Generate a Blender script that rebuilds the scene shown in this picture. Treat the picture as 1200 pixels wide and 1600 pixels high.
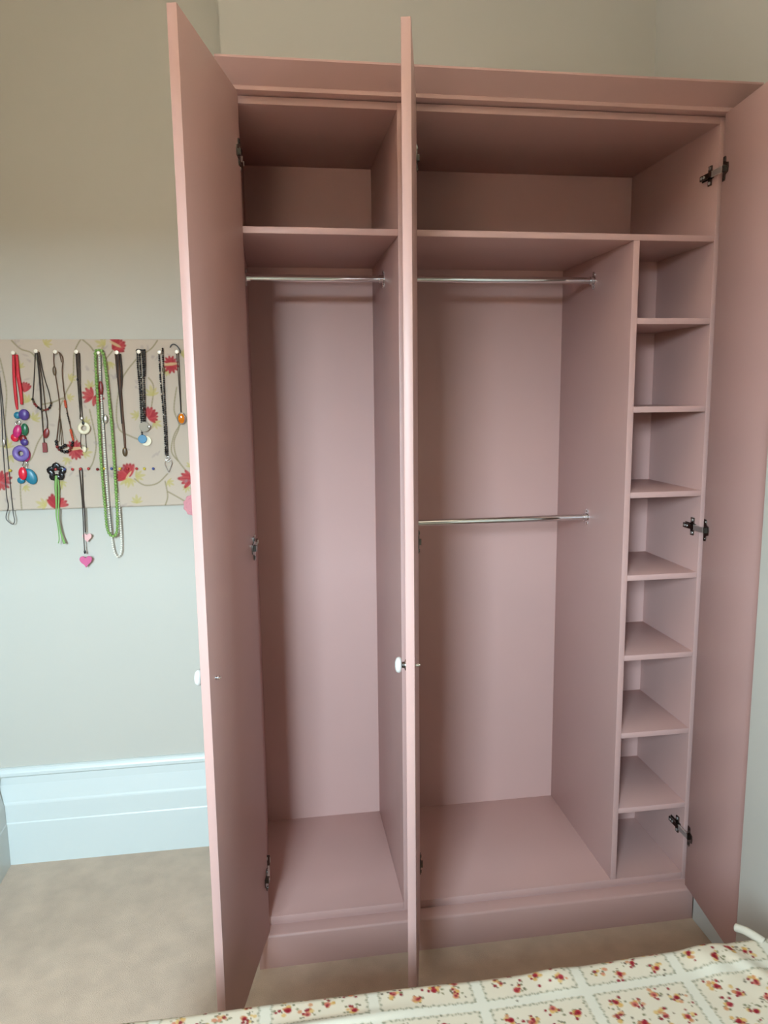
import bpy, bmesh, math, random
import numpy as np
from mathutils import Matrix, Vector

for o in list(bpy.data.objects):
    bpy.data.objects.remove(o)
scene = bpy.context.scene
COL = scene.collection

# ------------------------------------------------------------------ camera
CAM = np.array([0.1773, -1.995, 1.6044])
YAW, PITCH, ROLL, F = 0.1457, -0.1518, -0.0120, 1178.04
_cy, _sy, _cp, _sp = math.cos(YAW), math.sin(YAW), math.cos(PITCH), math.sin(PITCH)
_fw = np.array([_sy * _cp, _cy * _cp, _sp])
_r0 = np.array([_cy, -_sy, 0.0])
_u0 = np.cross(_r0, _fw)
_rt = math.cos(ROLL) * _r0 + math.sin(ROLL) * _u0
_up = -math.sin(ROLL) * _r0 + math.cos(ROLL) * _u0
cd = bpy.data.cameras.new('camera')
cd.sensor_fit = 'HORIZONTAL'
cd.sensor_width = 36.0
cd.lens = F / 1200.0 * 36.0
cd.clip_start = 0.02
cam = bpy.data.objects.new('camera', cd)
COL.objects.link(cam)
cam.matrix_world = Matrix(((_rt[0], _up[0], -_fw[0], CAM[0]), (_rt[1], _up[1], -_fw[1], CAM[1]),
                           (_rt[2], _up[2], -_fw[2], CAM[2]), (0, 0, 0, 1)))
scene.camera = cam

# ------------------------------------------------------------------ world, daylight, exposure
world = bpy.data.worlds.new('world')
scene.world = world
world.use_nodes = True
world.node_tree.nodes['Background'].inputs[0].default_value = (0.66, 0.85, 1.0, 1)
world.node_tree.nodes['Background'].inputs[1].default_value = 176.0      # overcast sky, seen only through the window

WY = -2.90                          # wall behind the camera
SX = -3.6                           # left wall of the room

SY0, SY1, SZ0, SZ1 = -2.75, -1.15, 0.95, 2.65          # window in the left wall
a2 = bpy.data.lights.new('window_daylight', 'AREA')
a2.shape = 'RECTANGLE'
a2.size = 1.45
a2.size_y = 1.5
a2.energy = 52.0
a2.color = (0.86, 0.95, 1.0)
l2 = bpy.data.objects.new('window_daylight', a2)
COL.objects.link(l2)
l2.location = (SX + 0.06, (SY0 + SY1) / 2, (SZ0 + SZ1) / 2)
l2.rotation_euler = (math.radians(90), 0, math.radians(-90))

WX0, WX1, WZ0, WZ1, WZS = -0.86, -0.20, 0.75, 2.42, 1.52     # tall window behind the camera; added shutters block the sky up to WZS
a1 = bpy.data.lights.new('window_portal', 'AREA')
a1.shape = 'RECTANGLE'
a1.size = WX1 - WX0
a1.size_y = WZ1 - WZS
a1.cycles.is_portal = True
l1 = bpy.data.objects.new('window_portal', a1)
COL.objects.link(l1)
l1.location = ((WX0 + WX1) / 2, WY - 0.16, (WZS + WZ1) / 2)
l1.rotation_euler = (math.radians(90), 0, 0)

vs = scene.view_settings
vs.view_transform = 'Standard'
vs.look = 'None'
vs.exposure = 0.0
vs.gamma = 1.0
vs.use_curve_mapping = False


# ------------------------------------------------------------------ helpers
def lin(c):
    return tuple(((v / 255.0) / 12.92 if v <= 10 else (((v / 255.0) + 0.055) / 1.055) ** 2.4) for v in c)


def mat(name, rgb, rough=0.5, metal=0.0, spec=0.5, noise=0.0, nscale=30.0, bump=0.0, bscale=200.0, trans=0.0,
        coat=0.0, sheen=0.0):
    m = bpy.data.materials.new(name)
    m.use_nodes = True
    nt = m.node_tree
    b = nt.nodes['Principled BSDF']
    c = lin(rgb)
    b.inputs['Base Color'].default_value = (*c, 1)
    b.inputs['Roughness'].default_value = rough
    b.inputs['Metallic'].default_value = metal
    b.inputs['Specular IOR Level'].default_value = spec
    b.inputs['Transmission Weight'].default_value = trans
    b.inputs['Coat Weight'].default_value = coat
    b.inputs['Sheen Weight'].default_value = sheen
    tc = nt.nodes.new('ShaderNodeTexCoord')
    if noise > 0:
        n = nt.nodes.new('ShaderNodeTexNoise')
        n.inputs['Scale'].default_value = nscale
        n.inputs['Detail'].default_value = 5
        nt.links.new(tc.outputs['Object'], n.inputs['Vector'])
        r = nt.nodes.new('ShaderNodeValToRGB')
        r.color_ramp.elements[0].position = 0.3
        r.color_ramp.elements[1].position = 0.7
        r.color_ramp.elements[0].color = (*[v * (1 - noise) for v in c], 1)
        r.color_ramp.elements[1].color = (*[min(1, v * (1 + noise)) for v in c], 1)
        nt.links.new(n.outputs['Fac'], r.inputs['Fac'])
        nt.links.new(r.outputs['Color'], b.inputs['Base Color'])
    if bump > 0:
        n2 = nt.nodes.new('ShaderNodeTexNoise')
        n2.inputs['Scale'].default_value = bscale
        n2.inputs['Detail'].default_value = 3
        nt.links.new(tc.outputs['Object'], n2.inputs['Vector'])
        bp = nt.nodes.new('ShaderNodeBump')
        bp.inputs['Strength'].default_value = bump
        bp.inputs['Distance'].default_value = 0.002
        nt.links.new(n2.outputs['Fac'], bp.inputs['Height'])
        nt.links.new(bp.outputs['Normal'], b.inputs['Normal'])
    return m


def print_mat(name, rough=0.9, bump=0.15, bscale=900.0):
    """cloth whose flat print is a colour attribute computed on its own mesh"""
    m = bpy.data.materials.new(name)
    m.use_nodes = True
    nt = m.node_tree
    b = nt.nodes['Principled BSDF']
    a = nt.nodes.new('ShaderNodeVertexColor')
    a.layer_name = 'print'
    nt.links.new(a.outputs['Color'], b.inputs['Base Color'])
    b.inputs['Roughness'].default_value = rough
    b.inputs['Specular IOR Level'].default_value = 0.15
    tc = nt.nodes.new('ShaderNodeTexCoord')
    n2 = nt.nodes.new('ShaderNodeTexNoise')
    n2.inputs['Scale'].default_value = bscale
    nt.links.new(tc.outputs['Object'], n2.inputs['Vector'])
    bp = nt.nodes.new('ShaderNodeBump')
    bp.inputs['Strength'].default_value = bump
    bp.inputs['Distance'].default_value = 0.001
    nt.links.new(n2.outputs['Fac'], bp.inputs['Height'])
    nt.links.new(bp.outputs['Normal'], b.inputs['Normal'])
    return m


M = {
    'pink': mat('dusty_pink_eggshell_paint', (188, 151, 144), 0.42, noise=0.015, nscale=3, bump=0.04, bscale=120, spec=0.4),
    'wall': mat('off_white_wall_paint', (191, 187, 177), 0.85, noise=0.012, nscale=2, bump=0.05, bscale=150, spec=0.2),
    'brick': mat('sooty_brick', (120, 92, 70), 0.9, noise=0.15, nscale=2),
    'ceiling': mat('cream_ceiling_paint', (228, 221, 206), 0.9),
    'gloss': mat('white_gloss_woodwork', (206, 212, 209), 0.35, spec=0.5, bump=0.03, bscale=40),
    'chrome': mat('chrome', (225, 225, 225), 0.06, metal=1.0),
    'nickel': mat('dark_nickel', (120, 115, 110), 0.25, metal=1.0),
    'steel': mat('bright_steel', (238, 238, 235), 0.5, metal=1.0),
    'porcelain': mat('white_porcelain', (208, 208, 203), 0.15, coat=0.3),
    'hole': mat('black_screw_recess', (14, 13, 12), 0.6),
    'cream': mat('cream_cotton', (232, 222, 200), 0.9, sheen=0.2, bump=0.2, bscale=600, spec=0.2),
    'hem': mat('cream_bound_hem', (168, 158, 143), 0.9, spec=0.15),
    'mattress': mat('white_mattress_ticking', (226, 224, 216), 0.9, bump=0.1),
    'bedwood': mat('painted_bed_base', (205, 196, 180), 0.7, noise=0.05),
    'board_edge': mat('cream_board_cloth_edge', (196, 182, 160), 0.9),
}


def carpet_mat():
    m = mat('beige_cut_pile_carpet', (190, 168, 147), 0.95, noise=0.11, nscale=13, bump=0.9, bscale=420, spec=0.1, sheen=0.3)
    return m


M['carpet'] = carpet_mat()


def link(ob, parent=None):
    COL.objects.link(ob)
    if parent is not None:
        ob.parent = parent
    return ob


def offset_of(parent):
    v = Vector((0, 0, 0))
    while parent is not None:
        v += parent.location
        parent = parent.parent
    return v


def obj(name, bm, m, parent=None, local=False, smooth=None):
    """one mesh object; bm in world coordinates unless local"""
    me = bpy.data.meshes.new(name)
    if parent is not None and not local:
        bmesh.ops.translate(bm, verts=bm.verts, vec=-offset_of(parent))
    bmesh.ops.recalc_face_normals(bm, faces=bm.faces)
    bm.to_mesh(me)
    bm.free()
    ms = m if isinstance(m, (list, tuple)) else [m]
    for k in ms:
        me.materials.append(M[k] if isinstance(k, str) else k)
    if smooth is not None:
        me.polygons.foreach_set('use_smooth', [True] * len(me.polygons))
        if smooth < 180:
            me.set_sharp_from_angle(angle=math.radians(smooth))
    return link(bpy.data.objects.new(name, me), parent)


def empty(name, loc=(0, 0, 0), parent=None):
    o = bpy.data.objects.new(name, None)
    o.empty_display_size = 0.05
    o.location = loc
    return link(o, parent)


def tag(o, label, cat, group=None):
    o['label'] = label
    o['category'] = cat
    if group:
        o['group'] = group
    return o


def struct(o, label=None):
    o['kind'] = 'structure'
    if label:
        o['label'] = label
    return o


def add_box(bm, x0, x1, y0, y1, z0, z1, mi=0):
    vs_ = [bm.verts.new(p) for p in ((x0, y0, z0), (x1, y0, z0), (x1, y1, z0), (x0, y1, z0),
                                     (x0, y0, z1), (x1, y0, z1), (x1, y1, z1), (x0, y1, z1))]
    fs = []
    for f in ((0, 3, 2, 1), (4, 5, 6, 7), (0, 1, 5, 4), (1, 2, 6, 5), (2, 3, 7, 6), (3, 0, 4, 7)):
        fc = bm.faces.new([vs_[i] for i in f])
        fc.material_index = mi
        fs.append(fc)
    return vs_


def boxbm(x0, x1, y0, y1, z0, z1, bev=0.0, seg=2):
    bm = bmesh.new()
    add_box(bm, x0, x1, y0, y1, z0, z1)
    if bev > 0:
        bmesh.ops.bevel(bm, geom=list(bm.edges), offset=bev, segments=seg, affect='EDGES', profile=0.5)
    return bm


def box(name, x0, x1, y0, y1, z0, z1, m, parent=None, bev=0.0, local=False):
    return obj(name, boxbm(x0, x1, y0, y1, z0, z1, bev), m, parent, local, 40 if bev else None)


def add_prism(bm, pts, axis, a0, a1, mi=0):
    """extrude a closed 2-D outline along an axis: axis 0 -> pts are (y,z), 1 -> (x,z), 2 -> (x,y)"""
    def P(p, a):
        return (a, p[0], p[1]) if axis == 0 else (p[0], a, p[1]) if axis == 1 else (p[0], p[1], a)
    A = [bm.verts.new(P(p, a0)) for p in pts]
    B = [bm.verts.new(P(p, a1)) for p in pts]
    n = len(pts)
    for i in range(n):
        j = (i + 1) % n
        bm.faces.new((A[i], A[j], B[j], B[i])).material_index = mi
    bm.faces.new(A[::-1]).material_index = mi
    bm.faces.new(B).material_index = mi


def add_cyl(bm, p, q, r, n=16, mi=0, r2=None):
    p, q = Vector(p), Vector(q)
    d = (q - p).normalized()
    a = d.orthogonal().normalized()
    b = d.cross(a)
    r2 = r if r2 is None else r2
    A, B = [], []
    for i in range(n):
        t = 2 * math.pi * i / n
        v = a * math.cos(t) + b * math.sin(t)
        A.append(bm.verts.new(p + v * r))
        B.append(bm.verts.new(q + v * r2))
    for i in range(n):
        j = (i + 1) % n
        bm.faces.new((A[i], A[j], B[j], B[i])).material_index = mi
    bm.faces.new(A[::-1]).material_index = mi
    bm.faces.new(B).material_index = mi


def add_lathe(bm, o, d, prof, n=20, mi=0):
    """revolve (distance along d, radius) pairs about the axis o + t d"""
    o, d = Vector(o), Vector(d).normalized()
    a = d.orthogonal().normalized()
    b = d.cross(a)
    rings = []
    for t, r in prof:
        if r < 1e-6:
            rings.append([bm.verts.new(o + d * t)])
        else:
            rings.append([bm.verts.new(o + d * t + (a * math.cos(2 * math.pi * i / n) + b * math.sin(2 * math.pi * i / n)) * r)
                          for i in range(n)])
    for k in range(len(rings) - 1):
        A, B = rings[k], rings[k + 1]
        for i in range(n):
            j = (i + 1) % n
            if len(A) == 1 and len(B) == 1:
                continue
            if len(A) == 1:
                f = bm.faces.new((A[0], B[j], B[i]))
            elif len(B) == 1:
                f = bm.faces.new((A[i], A[j], B[0]))
            else:
                f = bm.faces.new((A[i], A[j], B[j], B[i]))
            f.material_index = mi


def add_ball(bm, c, rx, ry=None, rz=None, u=10, v=7, mi=0, rot=0.0):
    ry = rx if ry is None else ry
    rz = rx if rz is None else rz
    mtx = Matrix.Translation(c) @ Matrix.Rotation(rot, 4, 'Y') @ Matrix.Diagonal((rx, ry, rz, 1))
    g = bmesh.ops.create_uvsphere(bm, u_segments=u, v_segments=v, radius=1.0, matrix=mtx)
    for vv in g['verts']:
        for f in vv.link_faces:
            f.material_index = mi


def smooth_path(pts, sub=6, closed=False):
    """Catmull-Rom"""
    P = [Vector(p) for p in pts]
    n = len(P)
    out = []
    segs = n if closed else n - 1
    for i in range(segs):
        if closed:
            a, b, c, d = P[(i - 1) % n], P[i], P[(i + 1) % n], P[(i + 2) % n]
        else:
            a, b, c, d = P[max(i - 1, 0)], P[i], P[i + 1], P[min(i + 2, n - 1)]
        for k in range(sub):
            t = k / sub
            out.append(0.5 * ((2 * b) + (c - a) * t + (2 * a - 5 * b + 4 * c - d) * t * t + (3 * b - a - 3 * c + d) * t ** 3))
    if not closed:
        out.append(P[-1])
    return out


def add_tube(bm, path, r, n=6, closed=False, mi=0, flat=None):
    """tube along path lying near an X-Z plane; flat=(rx,ry) gives a ribbon"""
    rings = []
    m = len(path)
    for i, p in enumerate(path):
        a = path[i - 1] if (i > 0 or closed) else path[i]
        b = path[(i + 1) % m] if (i < m - 1 or closed) else path[i]
        t = (b - a)
        if t.length < 1e-9:
            t = Vector((0, 0, 1))
        t.normalize()
        yv = Vector((0, 1, 0))
        s = t.cross(yv)
        if s.length < 1e-4:
            s = Vector((1, 0, 0))
        s.normalize()
        w = s.cross(t).normalized()
        rr = r[i] if isinstance(r, (list, tuple)) else r
        ra, rb = (rr, rr) if flat is None else (rr, flat)
        rings.append([bm.verts.new(p + s * ra * math.cos(2 * math.pi * k / n) + w * rb * math.sin(2 * math.pi * k / n))
                      for k in range(n)])
    cnt = m if closed else m - 1
    for i in range(cnt):
        A, B = rings[i], rings[(i + 1) % m]
        for k in range(n):
            j = (k + 1) % n
            bm.faces.new((A[k], A[j], B[j], B[k])).material_index = mi
    if not closed:
        bm.faces.new(rings[0][::-1]).material_index = mi
        bm.faces.new(rings[-1]).material_index = mi


def resample(path, step):
    out = [path[0].copy()]
    acc = 0.0
    for a, b in zip(path[:-1], path[1:]):
        L = (b - a).length
        pos = step - acc
        while pos <= L:
            out.append(a.lerp(b, pos / L))
            pos += step
        acc = (acc + L) % step
    return out


# ------------------------------------------------------------------ the room
XL, XR, YB, YP = -0.805, 1.468, 0.527, 0.622      # left nib wall, right wall, wall behind wardrobe, pinboard wall
XN, YN = 1.266, -0.458                            # corner of the wall that juts out on the right
XLL, YLL = SX, -0.05
ZC = 3.4

struct(box('floor', XLL - 0.1, XR + 0.7, WY - 0.15, YP + 0.1, -0.05, 0.0, 'carpet'))
struct(box('ceiling', XLL - 0.1, XR + 0.7, WY - 0.15, YP + 0.1, ZC, ZC + 0.06, 'ceiling'))
struct(box('wall_back', XL - 0.1, 0.062, YP, YP + 0.1, 0, ZC, 'wall'), 'pale wall carrying the pinboard beside the wardrobe')
struct(box('wall_alcove', 0.062, XR + 0.1, YB, YP + 0.1, 0, ZC, 'wall'), 'pale wall behind and above the wardrobe')
struct(box('wall_right', XR, XR + 0.1, YN, YB, 0, ZC, 'wall'))
struct(box('wall_right_front', XN, XR + 0.1, -1.999, YN, 0, ZC, 'wall', bev=0.004), 'pale wall jutting out beside the open right door')
struct(box('wall_right_rear', XR + 0.6, XR + 0.7, WY, -2.1, 0, ZC, 'wall'))
struct(box('wall_right_return', XN, XR + 0.6, -2.1, -2.0, 0, ZC, 'wall'))
struct(box('wall_left', XLL - 0.1, XL, YLL, YP + 0.1, 0, ZC, 'wall'))
bm = bmesh.new()
for a in ((WY, SY0, 0, ZC), (SY1, YLL, 0, ZC), (SY0, SY1, 0, SZ0), (SY0, SY1, SZ1, ZC)):
    add_box(bm, XLL - 0.1, XLL, a[0], a[1], a[2], a[3])
struct(obj('wall_left_front', bm, 'wall'))
win = empty('window_1', (SX - 0.06, (SY0 + SY1) / 2, SZ0))
struct(win)
bm = bmesh.new()
for a in ((SY0, SY0 + 0.05, SZ0, SZ1), (SY1 - 0.05, SY1, SZ0, SZ1), (SY0 + 0.05, SY1 - 0.05, SZ0, SZ0 + 0.06),
          (SY0 + 0.05, SY1 - 0.05, SZ1 - 0.05, SZ1)):
    add_box(bm, SX - 0.09, SX - 0.03, a[0], a[1], a[2], a[3])
obj('window_frame', bm, 'gloss', win)
zm = (SZ0 + SZ1) / 2
box('sash_rail', SX - 0.085, SX - 0.04, SY0 + 0.05, SY1 - 0.05, zm - 0.02, zm + 0.02, 'gloss', win)
box('sky_blocker_blind', SX - 0.064, SX - 0.060, SY0 + 0.05, SY1 - 0.05, SZ0 + 0.06, SZ1 - 0.05, 'cream', win)  # unseen blind added to keep the bright sky out of this window
bm = bmesh.new()
for a in ((XLL - 0.1, WX0, 0, ZC), (WX1, XR + 0.7, 0, ZC), (WX0, WX1, 0, WZ0), (WX0, WX1, WZ1, ZC)):
    add_box(bm, a[0], a[1], WY - 0.15, WY, a[2], a[3])
struct(obj('wall_front', bm, 'wall'))


win = empty('window_2', ((WX0 + WX1) / 2, WY - 0.08, WZ0))
struct(win)
bm = bmesh.new()
for a in ((WX0, WX0 + 0.05, WZ0, WZ1), (WX1 - 0.05, WX1, WZ0, WZ1), (WX0 + 0.05, WX1 - 0.05, WZ0, WZ0 + 0.06),
          (WX0 + 0.05, WX1 - 0.05, WZ1 - 0.05, WZ1)):
    add_box(bm, a[0], a[1], WY - 0.11, WY - 0.05, a[2], a[3])
obj('window_frame', bm, 'gloss', win)
glass = bpy.data.materials.new('window_glass')
glass.use_nodes = True
_n = glass.node_tree
_t, _g, _x = _n.nodes.new('ShaderNodeBsdfTransparent'), _n.nodes.new('ShaderNodeBsdfGlossy'), _n.nodes.new('ShaderNodeMixShader')
_t.inputs[0].default_value = (0.94, 0.96, 0.95, 1)
_g.inputs['Roughness'].default_value = 0.02
_x.inputs[0].default_value = 0.06
_n.links.new(_t.outputs[0], _x.inputs[1])
_n.links.new(_g.outputs[0], _x.inputs[2])
_n.links.new(_x.outputs[0], _n.nodes['Material Output'].inputs['Surface'])
box('pane', WX0 + 0.05, WX1 - 0.05, WY - 0.083, WY - 0.080, WZS, WZ1 - 0.05, glass, win)
for x0, x1 in ((WX0 + 0.05, (WX0 + WX1) / 2 - 0.002), ((WX0 + WX1) / 2 + 0.002, WX1 - 0.05)):
    box('sky_blocker_shutter', x0, x1, WY - 0.05, WY - 0.02, WZ0 + 0.06, WZS, 'gloss', win, 0.004)  # unseen panels added so that sky light enters only above them
# outside, unseen: a terrace added to cut off the low sky, and the ground
struct(box('sky_blocker_terrace', -40, 40, WY - 16, WY - 10, -3.5, 2.95, 'brick'), 'unseen brick terrace added to cut off the low sky')
struct(box('street_ground', -40, 40, WY - 10, WY - 0.6, -3.6, -3.5, 'brick'), 'street below the window')


# added fill: unseen uplighter bowl that brightens the ceiling and so the upper walls
LX_, LY_, LZ_ = 0.35, -1.35, 2.72
lamp = empty('fill_uplighter', (LX_, LY_, ZC))
tag(lamp, 'unseen uplighter bowl added as fill for the ceiling and upper walls', 'lamp')
bm = bmesh.new()
add_lathe(bm, (LX_, LY_, ZC), (0, 0, -1), [(0, 0.05), (0.008, 0.05), (0.022, 0.034), (0.03, 0.012), (0.032, 0)], 24)
obj('ceiling_rose', bm, 'gloss', lamp, smooth=40)
bm = bmesh.new()
for k in range(3):
    t = 2 * math.pi * k / 3
    add_cyl(bm, (LX_, LY_, ZC - 0.03), (LX_ + math.cos(t) * 0.188, LY_ + math.sin(t) * 0.188, LZ_ + 0.065), 0.002, 6)
obj('chain', bm, 'steel', lamp)
bm = bmesh.new()
add_lathe(bm, (LX_, LY_, LZ_ - 0.05), (0, 0, 1), [(0, 0), (0.005, 0.06), (0.03, 0.12), (0.07, 0.165), (0.12, 0.19), (0.12, 0.184), (0.074, 0.158),
                                                  (0.036, 0.114), (0.012, 0.055), (0.008, 0)], 36)
obj('bowl_shade', bm, 'ceiling', lamp, smooth=50)
pl = bpy.data.lights.new('fill_light', 'POINT')  # added fill inside the bowl, aimed at the ceiling
pl.energy = 64.0
pl.color = (1.0, 0.96, 0.89)
pl.shadow_soft_size = 0.03
po = bpy.data.objects.new('fill_light', pl)
link(po, lamp)
po.location = (0, 0, LZ_ + 0.02 - ZC)


# skirting boards with the tall moulded profile: (distance from wall, height)
SK = [(0, 0), (0.028, 0), (0.028, 0.153), (0.0255, 0.157), (0.0255, 0.221), (0.0245, 0.226), (0.0225, 0.232), (0.0115, 0.290),
      (0.0105, 0.316), (0.0165, 0.323), (0.0165, 0.333), (0.014, 0.339), (0.012, 0.346), (0.006, 0.350), (0, 0.350)]
bm = bmesh.new()
add_prism(bm, [(YP - d, z) for d, z in SK], 0, XL, 0.062)
struct(obj('baseboard_back', bm, 'gloss'), 'tall moulded white skirting board below the pinboard')
bm = bmesh.new()
add_prism(bm, [(XL + d, z) for d, z in SK], 1, YLL, YP - 0.03)
struct(obj('baseboard_left', bm, 'gloss'))
bm = bmesh.new()
add_prism(bm, [(XR - d - 0.0295, z) for d, z in SK[1:-1]] + [(XR, 0.35), (XR, 0)], 1, YN, -0.045)
struct(obj('baseboard_right', bm, 'gloss'), 'white skirting board seen under the open right door')

# ------------------------------------------------------------------ the wardrobe
ZT, ZS, ZB = 2.315, 2.029, 0.130
D = 0.504
WL, M0, MC, M1, CA, CB, RB, RO = 0.100, 0.515, 0.533, 0.551, 1.159, 1.177, 1.393, 1.411
W = empty('wardrobe', (0.755, 0.25, 0.0))
tag(W, 'large dusty pink built-in wardrobe with three open doors and empty shelves', 'wardrobe')
B = 0.0012
zc0 = 0.108
for x0, x1 in ((WL, WL + 0.018), (M0, MC - 0.0003), (MC + 0.0003, M1), (RB, RO)):
    box('side_panel', x0, x1, 0.0, D + 0.008, zc0, ZT + 0.018, 'pink', W, B)
box('back_panel', WL + 0.018, M0, D, D + 0.008, zc0, ZT + 0.018, 'pink', W)
box('back_panel', M1, RB, D, D + 0.008, zc0, ZT + 0.018, 'pink', W)
for x0, x1 in ((WL + 0.018, M0), (M1, RB)):
    box('top_panel', x0, x1, 0.0, D, ZT, ZT + 0.018, 'pink', W, B)
    box('floor_panel', x0, x1, 0.0, D, zc0, ZB, 'pink', W, B)
    box('long_shelf', x0, x1, 0.0, D, ZS - 0.0165, ZS, 'pink', W, B)
box('shelf_divider', CA, CB, 0.0, D, ZB, ZS - 0.0165, 'pink', W, B)
box('cubby_back_panel', CB, RB, 0.310, 0.316, ZB, ZS - 0.0165, 'pink', W)
for k in range(7):
    z = 1.8093 - 0.2410 * k
    box('cubby_shelf', CB, RB, 0.0, 0.310, z - 0.0165, z, 'pink', W, B)
# scribed filler strip at the right wall
box('filler_strip', RO, XR, -0.001, 0.018, 0.108, ZT + 0.018, 'pink', W, B)
# plinth, a little proud of the carcase, with a rounded top edge
bm = bmesh.new()
add_prism(bm, [(0.03, 0.0), (-0.041, 0.0), (-0.041, 0.093), (-0.0395, 0.098), (-0.035, 0.101), (0.004, 0.102), (0.004, 0.1075), (0.03, 0.1075)], 0, 0.092, 1.410)
obj('plinth', bm, 'pink', W, smooth=40)
# cornice: a bead, a dark gap above the carcase and a board that leans out
bm = bmesh.new()
add_prism(bm, [(0.03, 2.3335), (-0.021, 2.3375), (-0.0225, 2.3385), (-0.0225, 2.3465), (-0.021, 2.349), (-0.066, 2.392), (-0.066, 2.397),
               (-0.05, 2.4), (0.03, 2.4)], 0, 0.074, XR)
obj('cornice', bm, 'pink', W, smooth=30)
box('top_cover', 0.085, XR, 0.03, D + 0.008, 2.334, 2.345, 'pink', W)


def rail(x0, x1, y, z):
    bm = bmesh.new()
    add_cyl(bm, (x0 + 0.002, y, z), (x1 - 0.002, y, z), 0.0098, 24)
    r = obj('hanging_rail', bm, 'chrome', W, smooth=40)
    for x, s in ((x0, 1), (x1, -1)):
        bm = bmesh.new()
        add_lathe(bm, (x, y, z), (s, 0, 0), [(0, 0), (0, 0.0165), (0.003, 0.0165), (0.0035, 0.0125), (0.014, 0.0118), (0.014, 0.010)], 20)
        for dz in (-0.019, 0.019):
            add_lathe(bm, (x, y, z + dz), (s, 0, 0), [(0, 0), (0, 0.0075), (0.003, 0.0075), (0.003, 0.0045), (0.0045, 0.003), (0.0045, 0)], 12)
        obj('rail_socket', bm, 'chrome', r, smooth=40)
    return r


rail(WL + 0.018, M0, 0.25, 1.942)
rail(M1, CA, 0.25, 1.944)
rail(M1, CA, 0.25, 1.219)

# ---- doors: inner face at local y = 0, outer face at y = -0.02, hinge side at x = 0
DL, DT, DZ0, DZ1 = 0.419, 0.020, 0.103, 2.3335


def door(hx, hy, ang, s, label, knob=True):
    x0, x1 = (0, DL) if s > 0 else (-DL, 0)
    d = obj('door', boxbm(x0, x1, -DT, 0, DZ0, DZ1, 0.0016, 2), 'pink', W, local=True, smooth=40)
    d.location = Vector((hx, hy, 0)) - W.location
    d.rotation_euler = (0, 0, math.radians(ang))
    d['label'] = label
    kx, kz = s * (DL - 0.042), 1.004
    k = bmesh.new()
    add_lathe(k, (kx, -DT, kz), (0, -1, 0), [(0, 0), (0, 0.0125), (0.003, 0.0125), (0.0045, 0.0075), (0.0095, 0.0065), (0.0105, 0.0085)], 20, 1)
    add_lathe(k, (kx, -DT - 0.0100, kz), (0, -1, 0), [(0, 0.006), (0.001, 0.0135), (0.004, 0.0175), (0.008, 0.0182), (0.012, 0.0165),
                                                     (0.015, 0.0115), (0.0163, 0.005), (0.0165, 0)], 24, 0)
    kn = obj('knob', k, ['porcelain', 'nickel'], d, local=True, smooth=50)
    kn['label'] = 'round white porcelain knob'
    k = bmesh.new()
    add_lathe(k, (kx, 0, kz), (0, 1, 0), [(0, 0), (0, 0.0055), (0.0015, 0.0055), (0.002, 0.0035), (0.004, 0.0035), (0.004, 0.005),
                                          (0.0075, 0.005), (0.0085, 0.003), (0.011, 0.0028), (0.0115, 0)], 14)
    obj('knob_bolt', k, 'chrome', d, local=True, smooth=40)
    # cup plates of the three concealed hinges
    for hz in HZ:
        k = bmesh.new()
        add_prism(k, [(s * a, b + hz) for a, b in ((0.006, -0.031), (0.018, -0.031), (0.020, -0.026), (0.020, -0.016), (0.034, -0.012),
                                                   (0.036, 0), (0.034, 0.012), (0.020, 0.016), (0.020, 0.026), (0.018, 0.031), (0.006, 0.031))],
                  1, 0.0, 0.0026)
        for dz in (-0.024, 0.024):
            add_cyl(k, (s * 0.013, 0.0026, hz + dz), (s * 0.013, 0.0042, hz + dz), 0.0042, 10)
        add_box(k, s * 0.008 if s > 0 else s * 0.020, s * 0.020 if s > 0 else s * 0.008, 0.0026, 0.008, hz - 0.0075, hz + 0.0075)
        cp = obj('hinge_cup_plate', k, 'nickel', d, local=True, smooth=30)
        cp['label'] = 'dark metal hinge plate'
    return d


HZ = (2.192, 1.217, 0.272)
door(0.1235, -0.0215, -103.0, 1, 'narrow left door swung open past a right angle')
door(0.5605, -0.0215, -102.3, 1, 'middle door standing open, seen edge-on')
door(1.3925, -0.0215, 83.3, -1, 'right door open against the jutting wall')

# hinge arms and mounting plates on the carcase
for xs, s in ((WL + 0.018, 1), (M1, 1), (RB, -1)):
    for hz in HZ:
        h = bmesh.new()
        # cross-shaped mounting plate
        def X(a):
            return xs + s * a
        def bx(a0, a1, y0, y1, z0, z1, mi):
            xa, xb = sorted((X(a0), X(a1)))
            add_box(h, xa, xb, y0, y1, z0, z1, mi)
        bx(0.0, 0.003, 0.018, 0.072, hz - 0.009, hz + 0.009, 0)
        bx(0.0, 0.004, 0.026, 0.041, hz - 0.026, hz + 0.026, 0)
        bx(0.003, 0.011, 0.014, 0.070, hz - 0.0068, hz + 0.0068, 0)
        for yy, zz in ((0.062, hz), (0.050, hz)):
            add_cyl(h, (X(0.011), yy, zz), (X(0.0125), yy, zz), 0.004, 10, 1)
        for zz in (hz - 0.019, hz + 0.019):
            add_cyl(h, (X(0.004), 0.0335, zz), (X(0.0055), 0.0335, zz), 0.0045, 10, 1)
        hg = obj('hinge', h, ['nickel', 'steel'], W)
        hg['label'] = 'concealed cabinet hinge'
        h = bmesh.new()
        bx(0.0055, 0.0105, -0.034, 0.018, hz - 0.0074, hz + 0.0074, 0)
        obj('hinge_arm', h, 'steel', hg)


# ------------------------------------------------------------------ pinboard and jewellery
def ray(u, v):
    return _fw + _rt * (u - 600) / F + _up * (800 - v) / F


def at(u, v, Y):
    """the point of the plane Y = const (the board) that shows at this place of the photograph"""
    k = ray(u, v)
    s = (Y - CAM[1]) / k[1]
    return Vector(CAM + s * k)


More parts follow.
